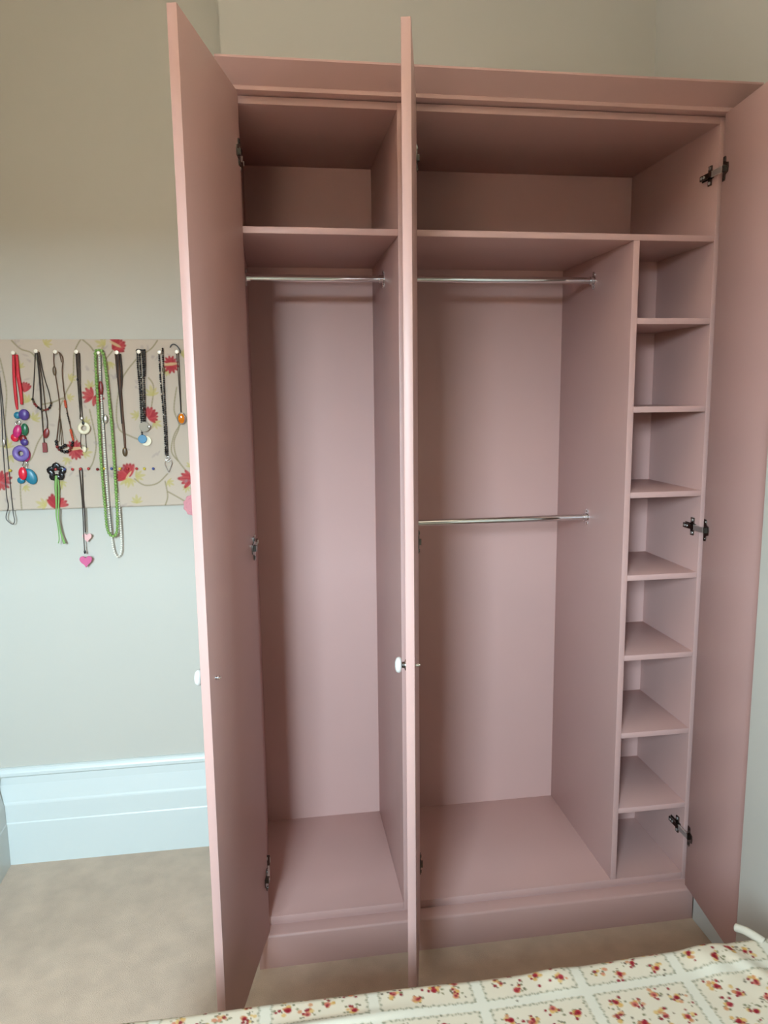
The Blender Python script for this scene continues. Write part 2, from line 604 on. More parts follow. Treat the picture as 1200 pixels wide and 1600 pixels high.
BY = 0.602           # front of the board
PX = 0.00222         # metres per photograph pixel on the board
bx0, bx1, bz0, bz1 = -0.765, 0.035, 1.2505, 1.7985


class Print:
    def __init__(self, X, Z, base):
        self.X, self.Z = X, Z
        self.C = np.tile(np.array(lin(base)), (X.shape[0], 1))

    def mix(self, a, rgb):
        a = np.clip(a, 0, 1)[:, None]
        self.C = self.C * (1 - a) + np.array(lin(rgb)) * a

    def ell(self, x, z, rx, rz, rgb, rot=0.0, alpha=1.0, soft=0.25, jag=0.0, n=7):
        r = max(rx, rz) * 1.5
        sel = np.where((abs(self.X - x) < r) & (abs(self.Z - z) < r))[0]
        if len(sel) == 0:
            return
        dx, dz = self.X[sel] - x, self.Z[sel] - z
        c, s = math.cos(rot), math.sin(rot)
        p, q = (dx * c + dz * s) / rx, (-dx * s + dz * c) / rz
        d = np.sqrt(p * p + q * q)
        if jag:
            d = d * (1 + jag * np.cos(n * np.arctan2(q, p)))
        a = np.clip((1 - d) / soft + 0.5, 0, 1)[:, None] * alpha
        self.C[sel] = self.C[sel] * (1 - a) + np.array(lin(rgb)) * a

    def line(self, pts, w, rgb, alpha=1.0):
        P = smooth_path([(p[0], 0, p[1]) for p in pts], 8)
        for a, b in zip(P[:-1], P[1:]):
            x0, z0, x1, z1 = a.x, a.z, b.x, b.z
            sel = np.where((self.X > min(x0, x1) - 3 * w) & (self.X < max(x0, x1) + 3 * w) &
                           (self.Z > min(z0, z1) - 3 * w) & (self.Z < max(z0, z1) + 3 * w))[0]
            if len(sel) == 0:
                continue
            dx, dz = x1 - x0, z1 - z0
            L2 = dx * dx + dz * dz + 1e-12
            t = np.clip(((self.X[sel] - x0) * dx + (self.Z[sel] - z0) * dz) / L2, 0, 1)
            d = np.hypot(self.X[sel] - x0 - t * dx, self.Z[sel] - z0 - t * dz)
            al_ = (np.clip((w - d) / w + 0.4, 0, 1) * alpha)[:, None]
            self.C[sel] = self.C[sel] * (1 - al_) + np.array(lin(rgb)) * al_


def grid_mesh(name, P, nu, nv, cols, mname, parent=None, smooth=True):
    """P: (nu*nv,3) row-major in v then u"""
    me = bpy.data.meshes.new(name)
    idx = np.arange(nu * nv).reshape(nv, nu)
    q = np.stack([idx[:-1, :-1], idx[:-1, 1:], idx[1:, 1:], idx[1:, :-1]], -1).reshape(-1, 4)
    me.vertices.add(nu * nv)
    me.vertices.foreach_set('co', P.astype(np.float32).ravel())
    me.loops.add(q.size)
    me.loops.foreach_set('vertex_index', q.astype(np.int32).ravel())
    me.polygons.add(len(q))
    me.polygons.foreach_set('loop_start', (np.arange(len(q)) * 4).astype(np.int32))
    me.polygons.foreach_set('loop_total', np.full(len(q), 4, np.int32))
    me.update(calc_edges=True)
    if smooth:
        me.polygons.foreach_set('use_smooth', np.ones(len(q), bool))
    ca = me.color_attributes.new('print', 'FLOAT_COLOR', 'POINT')
    rgba = np.ones((nu * nv, 4), np.float32)
    rgba[:, :3] = cols
    ca.data.foreach_set('color', rgba.ravel())
    me.materials.append(mname)
    return link(bpy.data.objects.new(name, me), parent)


rng = random.Random(7)
board = empty('pinboard', ((bx0 + bx1) / 2, YP - 0.01, bz0))
tag(board, 'wide fabric-covered pinboard with red flower print hung with necklaces', 'pinboard')
nu, nv = 401, 275
U, V = np.meshgrid(np.linspace(bx0, bx1, nu), np.linspace(bz0, bz1, nv))
pr = Print(U.ravel(), V.ravel(), (190, 174, 158))
pn = np.sin(U.ravel() * 9 + 1) * np.sin(V.ravel() * 11 + 2)
pr.mix(0.18 * (pn + 1) / 2, (176, 164, 148))


def BX(u, v):
    p = at(u, v, BY)
    return p.x, p.z


OL, YE, RD, DR = (140, 128, 98), (178, 164, 98), (168, 62, 66), (134, 38, 46)
vines = [[(18, 532), (32, 545), (50, 552), (62, 570)], [(126, 530), (116, 552), (114, 590), (104, 612), (92, 640)],
         [(214, 560), (198, 580), (188, 600), (182, 640), (186, 670), (205, 682), (226, 690)], [(246, 532), (236, 545), (218, 556)],
         [(75, 668), (60, 690), (50, 715), (38, 730), (32, 760), (34, 796)], [(276, 605), (272, 640), (280, 665), (272, 690), (276, 715), (290, 735)],
         [(210, 748), (226, 758), (246, 755), (262, 740)], [(258, 752), (262, 775), (258, 790)], [(262, 768), (280, 778), (300, 790)],
         [(140, 640), (150, 690), (146, 720), (138, 735)], [(100, 740), (96, 760), (88, 776)], [(0, 560), (10, 610), (8, 660), (12, 690)],
         [(158, 640), (152, 600), (160, 570), (176, 548)], [(232, 590), (240, 605), (236, 640)], [(128, 530), (140, 540), (146, 548)],
         [(112, 670), (122, 690), (136, 700)], [(66, 632), (84, 628), (98, 622)], [(284, 660), (272, 680), (268, 705), (278, 720)]]
for vn in vines:
    pr.line([BX(*p) for p in vn], 0.0022, OL, 0.75)


def leafy(u, v, sz, ang, n_=5):
    x, z = BX(u, v)
    for k in range(n_):
        t = ang + (k - (n_ - 1) / 2) * 0.62
        L = sz * PX * (1.0 - 0.16 * abs(k - (n_ - 1) / 2))
        pr.ell(x + math.cos(t) * L * 0.55, z + math.sin(t) * L * 0.55, L * 0.55, L * 0.17, YE, t, 0.7, 0.5)


def bloom(u, v, sz, ang, n_=7, fan=0.36):
    x, z = BX(u, v)
    for k in range(n_):
        q_ = k - (n_ - 1) / 2
        t = ang + q_ * fan
        L = sz * PX * (1.0 - 0.05 * abs(q_) + rng.uniform(-0.08, 0.08))
        c_ = rng.choice([(172, 62, 66), (160, 54, 60), (178, 76, 76)])
        pr.ell(x + math.cos(t) * L * 0.52, z + math.sin(t) * L * 0.52, L * 0.52, L * 0.19, c_, t, 0.95, 0.3)
        pr.ell(x + math.cos(t) * L * 0.45, z + math.sin(t) * L * 0.45, L * 0.42, L * 0.035, DR, t, 0.55, 0.8)
        pr.ell(x + math.cos(t) * L * 0.95, z + math.sin(t) * L * 0.95, L * 0.09, L * 0.09, DR, t, 0.6, 0.6)


H_ = math.pi / 2
for a_ in ((70, 538, 11, 0.6), (31, 575, 10, H_), (12, 700, 13, H_), (16, 712, 10, -1.2), (52, 656, 12, 0.9), (44, 628, 12, 2.0), (108, 592, 10, 0.4), (142, 606, 11, 1.9),
           (134, 662, 10, 1.4), (238, 618, 14, 1.7), (164, 538, 13, 2.8), (173, 566, 11, -1.9), (214, 786, 12, H_), (204, 748, 13, -1.9), (212, 744, 13, 0.1), (198, 748, 12, -2.4),
           (216, 650, 11, 2.8), (240, 660, 12, -0.5), (106, 716, 10, -2.0), (130, 708, 12, 0.1), (72, 790, 14, 2.7), (38, 760, 9, -0.8), (96, 752, 11, -H_), (284, 555, 11, 0.5),
           (262, 580, 9, -2.5), (298, 730, 10, H_), (292, 760, 9, -1.8), (262, 752, 10, -0.6), (106, 622, 9, 0.3)):
    leafy(*a_)
for a_ in ((38, 612, 15, 1.4, 6, 0.28), (0, 752, 17, 0.3, 9, 0.5), (145, 620, 16, 2.7, 5, 0.5), (147, 620, 15, -0.7, 5, 0.5), (176, 545, 19, 0.5, 7, 0.24), (178, 534, 9, 1.6, 5, 0.4),
           (117, 701, 13, 1.5, 6, 0.45), (117, 702, 15, -1.5, 7, 0.4), (267, 569, 13, 1.5, 6, 0.48), (267, 569, 13, -1.5, 6, 0.48), (231, 652, 17, 0.6, 8, 0.36),
           (203, 744, 19, 1.75, 5, 0.26), (199, 745, 17, 2.9, 5, 0.3), (300, 748, 19, 3.1, 5, 0.45), (86, 794, 20, 1.57, 6, 0.26), (88, 790, 17, 0.4, 3, 0.35),
           (322, 600, 16, 2.0, 8, 0.4), (330, 700, 16, 2.4, 8, 0.4), (-22, 640, 16, 1.0, 8, 0.4)):
    bloom(*a_)
for (u, v, sx_, sz_, rt_) in ((180, 538, 9, 2.0, -.5), (266, 569, 11, 2.2, .1), (117, 701, 11, 2.2, .1), (201, 742, 7, 1.6, .9)):
    x, z = BX(u, v)
    pr.ell(x, z, sx_ * PX, sz_ * PX, (196, 164, 124), rt_, 0.9, 0.3)
for k in range(46):                                  # faint lavender-grey leaf sprigs
    x, z = rng.uniform(bx0, bx1), rng.uniform(bz0, bz1)
    for j in range(3):
        pr.ell(x + rng.uniform(-6, 6) * PX, z + rng.uniform(-6, 6) * PX, rng.uniform(2, 5) * PX, rng.uniform(1.2, 2.2) * PX, (150, 134, 134), rng.uniform(0, 3), 0.35, 0.8)
P = np.stack([U.ravel(), np.full(U.size, BY), V.ravel()], 1)
edge = np.minimum.reduce([U - bx0, bx1 - U, V - bz0, bz1 - V]).ravel()
P[:, 1] += np.where(edge < 0.004, (0.004 - edge) * 0.6, 0)
P -= np.array(board.location)
grid_mesh('printed_fabric', P, nu, nv, pr.C, print_mat('flower_printed_cotton'), board)
box('backing', bx0, bx1, BY + 0.0028, YP, bz0, bz1, 'board_edge', board)

JM = {}


def jm(name, rgb, rough=0.35, metal=0.0, trans=0.0):
    if name not in JM:
        JM[name] = mat('jewel_' + name, rgb, rough, metal, trans=trans)
    return JM[name]


j_dark = jm('dark_brown_cord', (52, 40, 34), 0.7)
j_brown = jm('brown_cord', (92, 62, 44), 0.7)
j_black = jm('black_bead', (24, 20, 22), 0.25)
j_grey = jm('grey_chain', (74, 70, 70), 0.4, 0.5)
j_silver = jm('silver', (200, 198, 194), 0.25, 1.0)
j_red = jm('red_ribbon', (196, 24, 40), 0.6)
j_dred = jm('dark_red_bead', (120, 30, 28), 0.35)
j_orange = jm('orange_red_bead', (186, 72, 40), 0.35)
j_green = jm('green_glass_bead', (122, 156, 80), 0.3)
j_lime = jm('lime_ribbon', (122, 164, 88), 0.7)
j_pearl = jm('pearl', (236, 230, 216), 0.25)
j_cream = jm('cream_shell', (224, 212, 182), 0.35)
j_pin = jm('ivory_pin', (236, 222, 200), 0.3)
j_purple = jm('purple', (78, 58, 128), 0.35)
j_lilac = jm('lilac', (112, 92, 158), 0.4)
j_teal = jm('teal', (34, 116, 140), 0.35)
j_blue = jm('blue', (22, 110, 150), 0.3)
j_magenta = jm('magenta', (190, 36, 104), 0.35)
j_scarlet = jm('scarlet', (214, 34, 58), 0.3)
j_dgreen = jm('bottle_green', (32, 96, 66), 0.3)
j_amber = jm('amber', (206, 112, 10), 0.1)
j_glass = jm('smoky_glass', (160, 152, 138), 0.1)
j_pink = jm('rose_pink', (196, 84, 130), 0.45)
j_palepink = jm('pale_pink', (222, 172, 170), 0.5)
j_olive = jm('olive_brown', (86, 66, 40), 0.4)
j_rosy = jm('dusky_rose_felt', (206, 140, 146), 0.9)
j_yellow = jm('yellow_bead', (206, 182, 60), 0.3)
j_bluepin = jm('deep_blue_bead', (60, 72, 132), 0.3)
j_redpin = jm('red_bead', (170, 48, 48), 0.3)


def pp(L, dy=0.0):
    return [at(u, v, BY - 0.004 - dy) for u, v in L]


def cord(name, L, r, m, parent, dy=0.0, closed=False, sub=6, flat=None, label=None):
    bm = bmesh.new()
    rr = r
    path = smooth_path(pp(L, dy), sub, closed)
    if isinstance(r, (list, tuple)):
        n = len(path)
        rr = [np.interp(i / (n - 1), np.linspace(0, 1, len(r)), r) for i in range(n)]
    add_tube(bm, path, rr, 6, closed, flat=flat)
    o = obj(name, bm, m, parent, smooth=180)
    if label:
        o['label'] = label
    return o


def cords(name, LL, r, m, parent, dy=0.0):
    bm = bmesh.new()
    for i, L in enumerate(LL):
        add_tube(bm, smooth_path(pp(L, dy + 0.0004 * i), 5), r, 5)
    return obj(name, bm, m, parent, smooth=180)


def beads(name, L, r, m, parent, dy=0.0, step=None, closed=False, label=None, mats=None):
    path = resample(smooth_path(pp(L, dy), 8, closed), step or 2 * r)
    bm = bmesh.new()
    for i, p in enumerate(path):
        add_ball(bm, p, r * rng.uniform(0.9, 1.08), u=7, v=5, mi=(i * 7 % 5) % len(mats) if mats else 0)
    o = obj(name, bm, mats or m, parent, smooth=180)
    if label:
        o['label'] = label
    return o


def blob(name, u, v, a, b, m, parent, dy=0.0, th=None, rot=0.0, label=None):
    """flattened pebble of half-size a x b pixels"""
    bm = bmesh.new()
    add_ball(bm, at(u, v, BY - 0.004 - dy), a * PX, th or min(a, b) * PX * 0.5, b * PX, 14, 9, rot=rot)
    o = obj(name, bm, m, parent, smooth=180)
    if label:
        o['label'] = label
    return o


def ring(name, u, v, R, r, m, parent, dy=0.0, flat=None, label=None, n=20):
    c = at(u, v, BY - 0.004 - dy)
    path = [c + Vector((math.cos(t) * R * PX, 0, math.sin(t) * R * PX)) for t in (2 * math.pi * i / n for i in range(n))]
    bm = bmesh.new()
    add_tube(bm, path, r * PX, 8, True, flat=flat)
    o = obj(name, bm, m, parent, smooth=180)
    if label:
        o['label'] = label
    return o


def slab(name, outline, u, v, m, parent, dy=0.0, th=0.003, label=None):
    """flat plate cut to an outline in pixels"""
    c = at(u, v, BY - 0.003 - dy)
    bm = bmesh.new()
    add_prism(bm, [(c.x + a * PX, c.z + b * PX) for a, b in outline], 1, c.y - th, c.y)
    bmesh.ops.bevel(bm, geom=[e for e in bm.edges], offset=th * 0.25, segments=1, affect='EDGES')
    o = obj(name, bm, m, parent, smooth=40)
    if label:
        o['label'] = label
    return o


def disc(name, u, v, R, m, parent, dy=0.0, th=0.004, label=None, n=24):
    return slab(name, [(R * math.cos(2 * math.pi * i / n), R * math.sin(2 * math.pi * i / n)) for i in range(n)], u, v, m, parent, dy, th, label)


def necklace(name, u, v, label, cat='necklace'):
    e = empty(name, at(u, v, BY - 0.004))
    return tag(e, label, cat, 'jewellery hung on the pinboard')


# ---- push pins with ivory heads
pin_spots = [(-9, 552, 'holding the grey chain at the left edge'), (22.7, 551.5, 'holding the red ribbon necklace'), (58, 549, 'holding the brown cord necklace with a beaded loop'),
             (88, 550, 'holding the brown cord with orange-red beads'), (120.7, 550, 'holding the cord with a cream ring'),
             (154.7, 551.5, 'holding the long green bead necklace'), (183.7, 551, 'over the red flower, holding a brown ribbon'),
             (217.7, 550, 'holding the black beads with blue disc'), (250, 550.7, 'holding the heart pendant strand'),
             (277, 550, 'holding the amber pendant, nearest the wardrobe door')]
for u, v, txt in pin_spots:
    p = at(u, v, BY)
    bm = bmesh.new()
    add_lathe(bm, (p.x, p.y - 0.0005, p.z), (0, -1, 0), [(0, 0), (0, 0.0042), (0.002, 0.0042), (0.003, 0.0026), (0.010, 0.0030), (0.0115, 0.0062), (0.0140, 0.0066),
                                               (0.0155, 0.0052), (0.0160, 0)], 14)
    tag(obj('push_pin', bm, j_pin, smooth=40), 'ivory push pin ' + txt, 'pin', 'ivory push pins along the top of the pinboard')
bead_pins = [(17, 735, j_yellow, 'yellow', 'beside the grey chain at the left edge'), (102, 733, j_bluepin, 'blue', 'beside the black flower ring'), (114, 733, j_redpin, 'red', 'left of the pink heart pendant cord'),
             (139, 732, j_redpin, 'red', 'right of the pink heart pendant cord'), (153, 733, j_dred, 'dark red', 'just left of the green bead necklace'), (163, 732, j_yellow, 'yellow', 'inside the green bead necklace'),
             (175, 732, j_bluepin, 'blue', 'inside the green bead necklace'), (188, 732, j_yellow, 'yellow', 'on the left of the lower red flower'), (200, 732, j_redpin, 'red', 'in the middle of the lower red flower'),
             (214, 732, j_redpin, 'red', 'on the right of the lower red flower'), (226, 732, j_yellow, 'yellow', 'last yellow one before the wire heart'), (240, 732, j_bluepin, 'blue', 'nearest the wire heart'), (126.5, 732.5, j_redpin, 'red', 'holding the pink heart pendant cord'),
             (88, 733, j_redpin, 'red', 'in the middle of the black flower ring')]
for u, v, m_, cn, txt in bead_pins:
    p = at(u, v, BY)
    bm = bmesh.new()
    add_ball(bm, (p.x, p.y - 0.0075, p.z), 0.0048, u=10, v=8)
    add_cyl(bm, (p.x, p.y - 0.004, p.z), (p.x, p.y + 0.004, p.z), 0.0009, 6)
    tag(obj('bead_pin', bm, m_, smooth=60), 'tiny %s round-headed pin %s' % (cn, txt), 'pin', 'round-headed pins in a row across the pinboard')

# ---- necklaces, left to right
n = necklace('chain_necklace', -9, 552, 'long thin grey chain necklace at the left edge of the pinboard')
cord('chain', [(-10, 553), (-3, 580), (2, 640), (4, 690), (6, 720), (10, 773), (12.7, 791), (9.3, 808), (13, 815), (20, 819), (22.7, 813), (20, 797), (15.3, 749),
               (11, 705), (7, 665), (2, 610), (-6, 553)], 0.0014, j_grey, n)
blob('clasp', 6, 692, 2, 6, j_silver, n, 0.003)

n = necklace('ribbon_necklace', 22.7, 551.5, 'red ribbon necklace with chunky purple, green and teal beads')
cord('ribbon', [(21, 554), (22, 590), (25, 625), (27, 640)], [0.004, 0.005, 0.005, 0.003], j_red, n, 0.001, flat=0.0016)
cord('ribbon', [(26, 554), (28, 585), (32, 610), (34, 632)], [0.004, 0.006, 0.0055, 0.004], j_red, n, 0.004, flat=0.0016)
blob('bead', 27, 649, 5, 5, j_teal, n, 0.003, label='teal bead')
blob('bead', 37.5, 648, 7.5, 8, j_purple, n, 0.006, label='purple bead')
ring('link', 28, 661, 3, 0.8, j_silver, n, 0.004)
blob('bead', 27, 674, 6, 9.5, j_magenta, n, 0.008, rot=0.3, label='magenta bead')
blob('bead', 23, 684, 5.5, 6, j_scarlet, n, 0.004, rot=-0.5, label='scarlet bead')
blob('bead', 38.5, 671, 5, 9, j_dgreen, n, 0.006, label='bottle green bead')
blob('bead', 36, 686, 5, 6, j_dred, n, 0.003)
blob('bead', 38, 691, 5.5, 5, j_purple, n, 0.006)
blob('bead', 42, 712, 5, 9, j_magenta, n, 0.002, rot=0.2)
ring('ring_bead', 32.5, 708.5, 7.6, 4.4, j_lilac, n, 0.010, flat=0.005, label='lilac ring bead')
cord('wire', [(34, 720), (36, 724), (34, 728), (37, 731)], 0.0012, j_silver, n, 0.005)
cord('wire', [(41, 722), (43, 726), (41, 729), (43, 733)], 0.0012, j_silver, n, 0.005)
blob('bead', 47.5, 744.5, 8.5, 12.5, j_teal, n, 0.004, rot=-0.45, th=0.006, label='teal disc bead')
blob('bead', 33, 750.5, 5.5, 5, j_teal, n, 0.004)
blob('bead', 35.5, 740, 6, 9.5, j_scarlet, n, 0.012, label='scarlet drop bead')

n = necklace('cord_necklace', 58, 549, 'brown cord necklace with a beaded loop and dark red rectangular pendant')
cord('cord', [(55, 550), (53.5, 585), (52, 610), (51, 624)], 0.0015, j_dark, n)
cord('cord', [(61, 550), (68, 585), (76, 612), (79.5, 628)], 0.0015, j_dark, n, 0.001)
cords('long_cord', [[(57, 551), (61, 590), (64.5, 640), (67, 670), (69, 692)], [(59, 551), (66, 595), (71, 640), (74, 660), (73, 672)],
                    [(58, 551), (63, 600), (65, 640), (67, 668)]], 0.0014, j_dark, n, 0.003)
beads('bead_loop', [(51, 624), (54, 631), (60, 637), (68, 641), (75, 639), (79, 634), (79.5, 628)], 0.0042, None, n, 0.004, step=0.0078,
      mats=[j_black, j_dred, j_olive])
blob('leaf_charm', 72, 677, 4, 7.5, j_dred, n, 0.004, rot=0.3, th=0.0025)
slab('pendant', [(-3.3, -7.3), (3.3, -7), (3, 7), (-3, 7)], 70.2, 699, j_dred, n, 0.003, label='dark red rectangular pendant')

n = necklace('cord_necklace', 88, 550, 'long brown cord necklace with orange-red beads and black beaded end')
cord('cord', [(84, 552), (84, 566), (86, 582), (91, 615), (93.3, 640), (91, 665), (88.5, 688)], 0.0017, j_brown, n, 0.001)
blob('bead', 85, 579.5, 2.6, 7, j_olive, n, 0.002)
cord('cord', [(91, 550), (95, 553), (98, 562), (97, 580), (98.5, 600), (102, 628), (106, 650), (110, 668), (113, 684)], 0.0016, j_brown, n, 0.003)
cord('cord', [(93, 552), (96, 566)], 0.0014, j_brown, n, 0.002)
cords('thin_cord', [[(93.5, 655), (95, 675), (96, 696)], [(94.5, 655), (97.5, 678), (99, 694)], [(93, 640), (94, 660), (92, 690)]], 0.0010, j_olive, n, 0.001)
beads('red_beads', [(101.5, 627), (103, 636)], 0.0045, j_orange, n, 0.004, step=0.006)
beads('red_beads', [(110.5, 672), (112.5, 681), (114.5, 688)], 0.0042, j_orange, n, 0.004, step=0.006)
beads('dark_beads', [(105, 646), (107, 654), (109, 662)], 0.0026, j_dark, n, 0.004)
beads('end_beads', [(88, 690), (89.5, 698), (95, 704), (101, 706), (108, 704), (112, 697), (114, 689)], 0.0052, None, n, 0.004, step=0.009,
      mats=[j_black, j_dred, j_black])
beads('end_beads', [(94, 700), (99, 698), (103, 695)], 0.0058, None, n, 0.010, step=0.009, mats=[j_black, j_pearl])

n = necklace('ring_necklace', 120.7, 550, 'dark cord necklace with a cream ring pendant')
cords('cord', [[(119, 552), (121, 590), (124, 630), (126, 655)], [(123, 552), (125, 590), (127, 625), (129, 655)], [(121, 552), (123.5, 600), (127.5, 640), (129.5, 658)],
               [(124.5, 552), (125.5, 600), (125, 655)], [(118.5, 553), (121.5, 600), (125, 645)]], 0.0014, j_dark, n)
blob('bead', 121, 593, 1.4, 2, j_black, n, 0.002)
blob('bead', 127.5, 654, 2.3, 3, j_silver, n, 0.005)
ring('ring_pendant', 131, 669, 6.4, 2.9, j_cream, n, 0.006, flat=0.003, label='cream ring pendant')
blob('bead', 130, 661, 1.9, 3, j_black, n, 0.010)
cords('end_cord', [[(126.5, 678), (126, 695), (128, 701)], [(133.5, 678), (134.5, 694), (135.5, 700)]], 0.0011, j_dark, n)
blob('end_bead', 132, 702, 3.2, 4.5, j_cream, n, 0.001)

n = necklace('bead_necklace', 154.7, 551.5, 'long green bead necklace hanging below the pinboard')
GL = [(154.5, 547), (149.5, 550), (149.5, 570), (152, 615), (155, 670), (159, 735), (164, 790), (167, 822), (171, 834), (177, 838), (182, 833), (183.5, 815),
      (182, 780), (179, 730), (175, 670), (170, 620), (165, 575), (161, 552)]
beads('bead_strand', GL, 0.0056, j_green, n, 0.0105, closed=True, step=0.0096)
n = necklace('pearl_necklace', 155.5, 554, 'long thin pearl strand hanging inside and below the green beads')
beads('bead_strand', [(155, 555), (157, 600), (160, 650), (162.5, 690), (166, 750), (170, 800), (174, 838), (177, 858), (181, 868), (184.5, 870), (189, 863), (189.5, 845),
                      (187, 800), (184, 770)], 0.0035, j_pearl, n, 0.0, step=0.0076)
cord('thread', [(158, 555), (160, 620), (165, 690), (172, 790), (175, 838)], 0.0009, j_grey, n)
blob('flower_bead', 164.5, 655, 4.2, 7, j_silver, n, 0.002, label='silver flower bead')
blob('red_bead', 157.5, 606, 3.4, 10, j_dred, n, 0.003)

n = necklace('ribbon_necklace', 183.7, 551, 'narrow brown ribbon necklace ending in a dark bead')
cord('ribbon', [(183, 553), (185, 580), (188, 615), (191, 650), (194, 680), (195.5, 700)], [0.008, 0.007, 0.0055, 0.0045, 0.004, 0.003], j_brown, n, 0.001, flat=0.0015)
cord('cord', [(188, 553), (190, 575), (190.5, 597), (188, 625), (190.5, 662)], 0.0022, j_dark, n, 0.003)
cord('cord', [(186, 553), (184.5, 570), (183, 590)], 0.0018, j_dark, n, 0.003)
cord('dark_edge', [(182, 553), (184.5, 590), (188, 635), (190, 660)], 0.0016, j_dark, n, 0.003)
blob('end_bead', 195, 706, 3.6, 7, j_olive, n, 0.003)

n = necklace('bead_necklace', 217.7, 550, 'black multi-strand bead necklace with blue and cream discs')
for i, L in enumerate(([(214.5, 548), (215, 570), (218.5, 610), (220.5, 650), (222, 680)], [(218, 552), (219.5, 580), (222, 620), (224, 660)],
                       [(222, 548), (224, 575), (225.5, 610), (226.5, 650), (226, 662)], [(226, 547), (226.5, 570), (226, 590)])):
    beads('bead_strand', L, 0.0034, None, n, 0.001 + 0.002 * i, mats=[j_black, j_black, j_black, j_grey])
beads('glass_beads', [(217, 560), (219, 580), (221, 590), (223, 640), (225, 650)], 0.0024, j_silver, n, 0.009, step=0.02)
cord('cord', [(212.5, 549), (215, 546), (222, 547), (227, 546.5)], 0.0022, j_dark, n, 0.003)
disc('glass_disc', 226, 667, 7.5, j_glass, n, 0.006, label='smoky glass disc')
blob('bead', 233, 667, 2.5, 3, j_silver, n, 0.010)
disc('cream_disc', 229, 689, 7.5, j_cream, n, 0.002, label='cream disc')
disc('blue_disc', 222.8, 686, 6.4, j_blue, n, 0.008, label='blue disc')

n = necklace('bead_necklace', 250, 550.7, 'black and silver bead strand with a silver wire heart')
beads('bead_strand', [(248.5, 553), (250.5, 590), (254, 630), (257, 670), (259, 714)], 0.0034, None, n, 0.001, mats=[j_black, j_grey, j_black, j_silver])
beads('bead_strand', [(254, 545), (255.5, 580), (257, 620), (260, 670), (262, 714)], 0.0034, None, n, 0.003, mats=[j_black, j_grey, j_black])
blob('bead', 255.3, 578, 2, 4.5, j_olive, n, 0.006)
ring('link', 262, 716, 2.6, 0.7, j_silver, n, 0.004)
cord('wire_heart', [(263, 721), (267, 719), (268.5, 724), (266, 731), (263.5, 737.5), (260, 731), (257.5, 724), (259, 719)], 0.0013, j_silver, n, 0.004, closed=True,
     label='silver wire heart')

n = necklace('pendant_necklace', 277, 550, 'thin dark cord necklace with an oval amber pendant set in silver')
cord('hook', [(265.5, 543), (268, 539), (272, 538), (277, 541), (281, 547), (281.5, 552)], 0.0018, j_grey, n, 0.002)
cords('cord', [[(276, 552), (278, 580), (281, 620), (282.5, 644)], [(279, 552), (280.5, 585), (282, 620), (283, 644)]], 0.0013, j_dark, n, 0.002)
bm = bmesh.new()
c = at(284, 654, BY - 0.008)
add_ball(bm, c, 7.0 * PX, 0.004, 9.3 * PX, 18, 9)
obj('silver_setting', bm, j_silver, n, smooth=180)
blob('amber_stone', 283.4, 654, 4.9, 7.4, j_amber, n, 0.0075, th=0.004, label='oval amber stone')

n = necklace('flower_pendant', 88, 737, 'black flower-shaped ring with lime green ribbon tails')
fl = []
for i in range(40):
    t = 2 * math.pi * i / 40
    fl.append((t, 8.6 + 2.2 * math.cos(5 * (t - math.pi / 2))))
c = at(88.2, 737.5, BY - 0.008)
bm = bmesh.new()
path = [c + Vector((math.cos(t) * r_ * PX, 0, math.sin(t) * r_ * PX)) for t, r_ in fl]
add_tube(bm, path, 0.0080, 8, True, flat=0.003)
obj('flower_ring', bm, j_black, n, smooth=180)
cord('ribbon', [(88, 743), (87, 760), (88, 785), (88, 805), (91, 825), (92.5, 842), (91, 849)], [0.004, 0.0045, 0.003, 0.0022, 0.0018, 0.0018, 0.0015], j_lime, n, 0.009, flat=0.001)
cord('ribbon', [(89.5, 743), (92, 765), (91.5, 795), (92, 815), (96, 835), (101, 849.5)], [0.003, 0.003, 0.0025, 0.002, 0.003, 0.0045], j_lime, n, 0.005, flat=0.001)

n = necklace('pendant_necklace', 126.5, 732.5, 'dark cord necklace with two pink heart pendants hanging below the pinboard')
cord('cord', [(124, 736), (125, 732), (128, 733), (129, 750), (130, 775), (132, 800), (133, 825), (133.5, 832)], 0.0019, j_dark, n, 0.001)
cord('cord', [(124, 736), (126, 755), (128.5, 785), (130, 812), (131, 840), (132.5, 864)], 0.0017, j_dark, n, 0.003)
HEART = []
for i in range(28):
    t = 2 * math.pi * i / 28
    HEART.append((math.sin(t) ** 3, (13 * math.cos(t) - 5 * math.cos(2 * t) - 2 * math.cos(3 * t) - math.cos(4 * t)) / 15))
slab('pale_heart', [(a * 6.8, b * 7.0) for a, b in HEART], 136.3, 839, j_palepink, n, 0.0, label='pale pink heart')
blob('bead', 132.5, 862.5, 1.6, 3, j_black, n, 0.004)
slab('pink_heart', [(a * 9.2, b * 9.0) for a, b in HEART], 134.5, 876, j_pink, n, 0.002, th=0.004, label='rose pink heart')

n = necklace('rosette', 303, 791, 'dusky pink felt rosette at the corner of the pinboard by the door', 'rosette')
for i, (R, dy) in enumerate(((17, 0.0), (12.5, 0.004), (7.5, 0.008))):
    k_ = 11
    slab('petal_layer', [((R + 1.0 * math.cos(k_ * t)) * math.cos(t), (R + 1.0 * math.cos(k_ * t)) * math.sin(t)) for t in (2 * math.pi * q / 66 for q in range(66))],
         305, 789, j_rosy, n, dy, th=0.004)

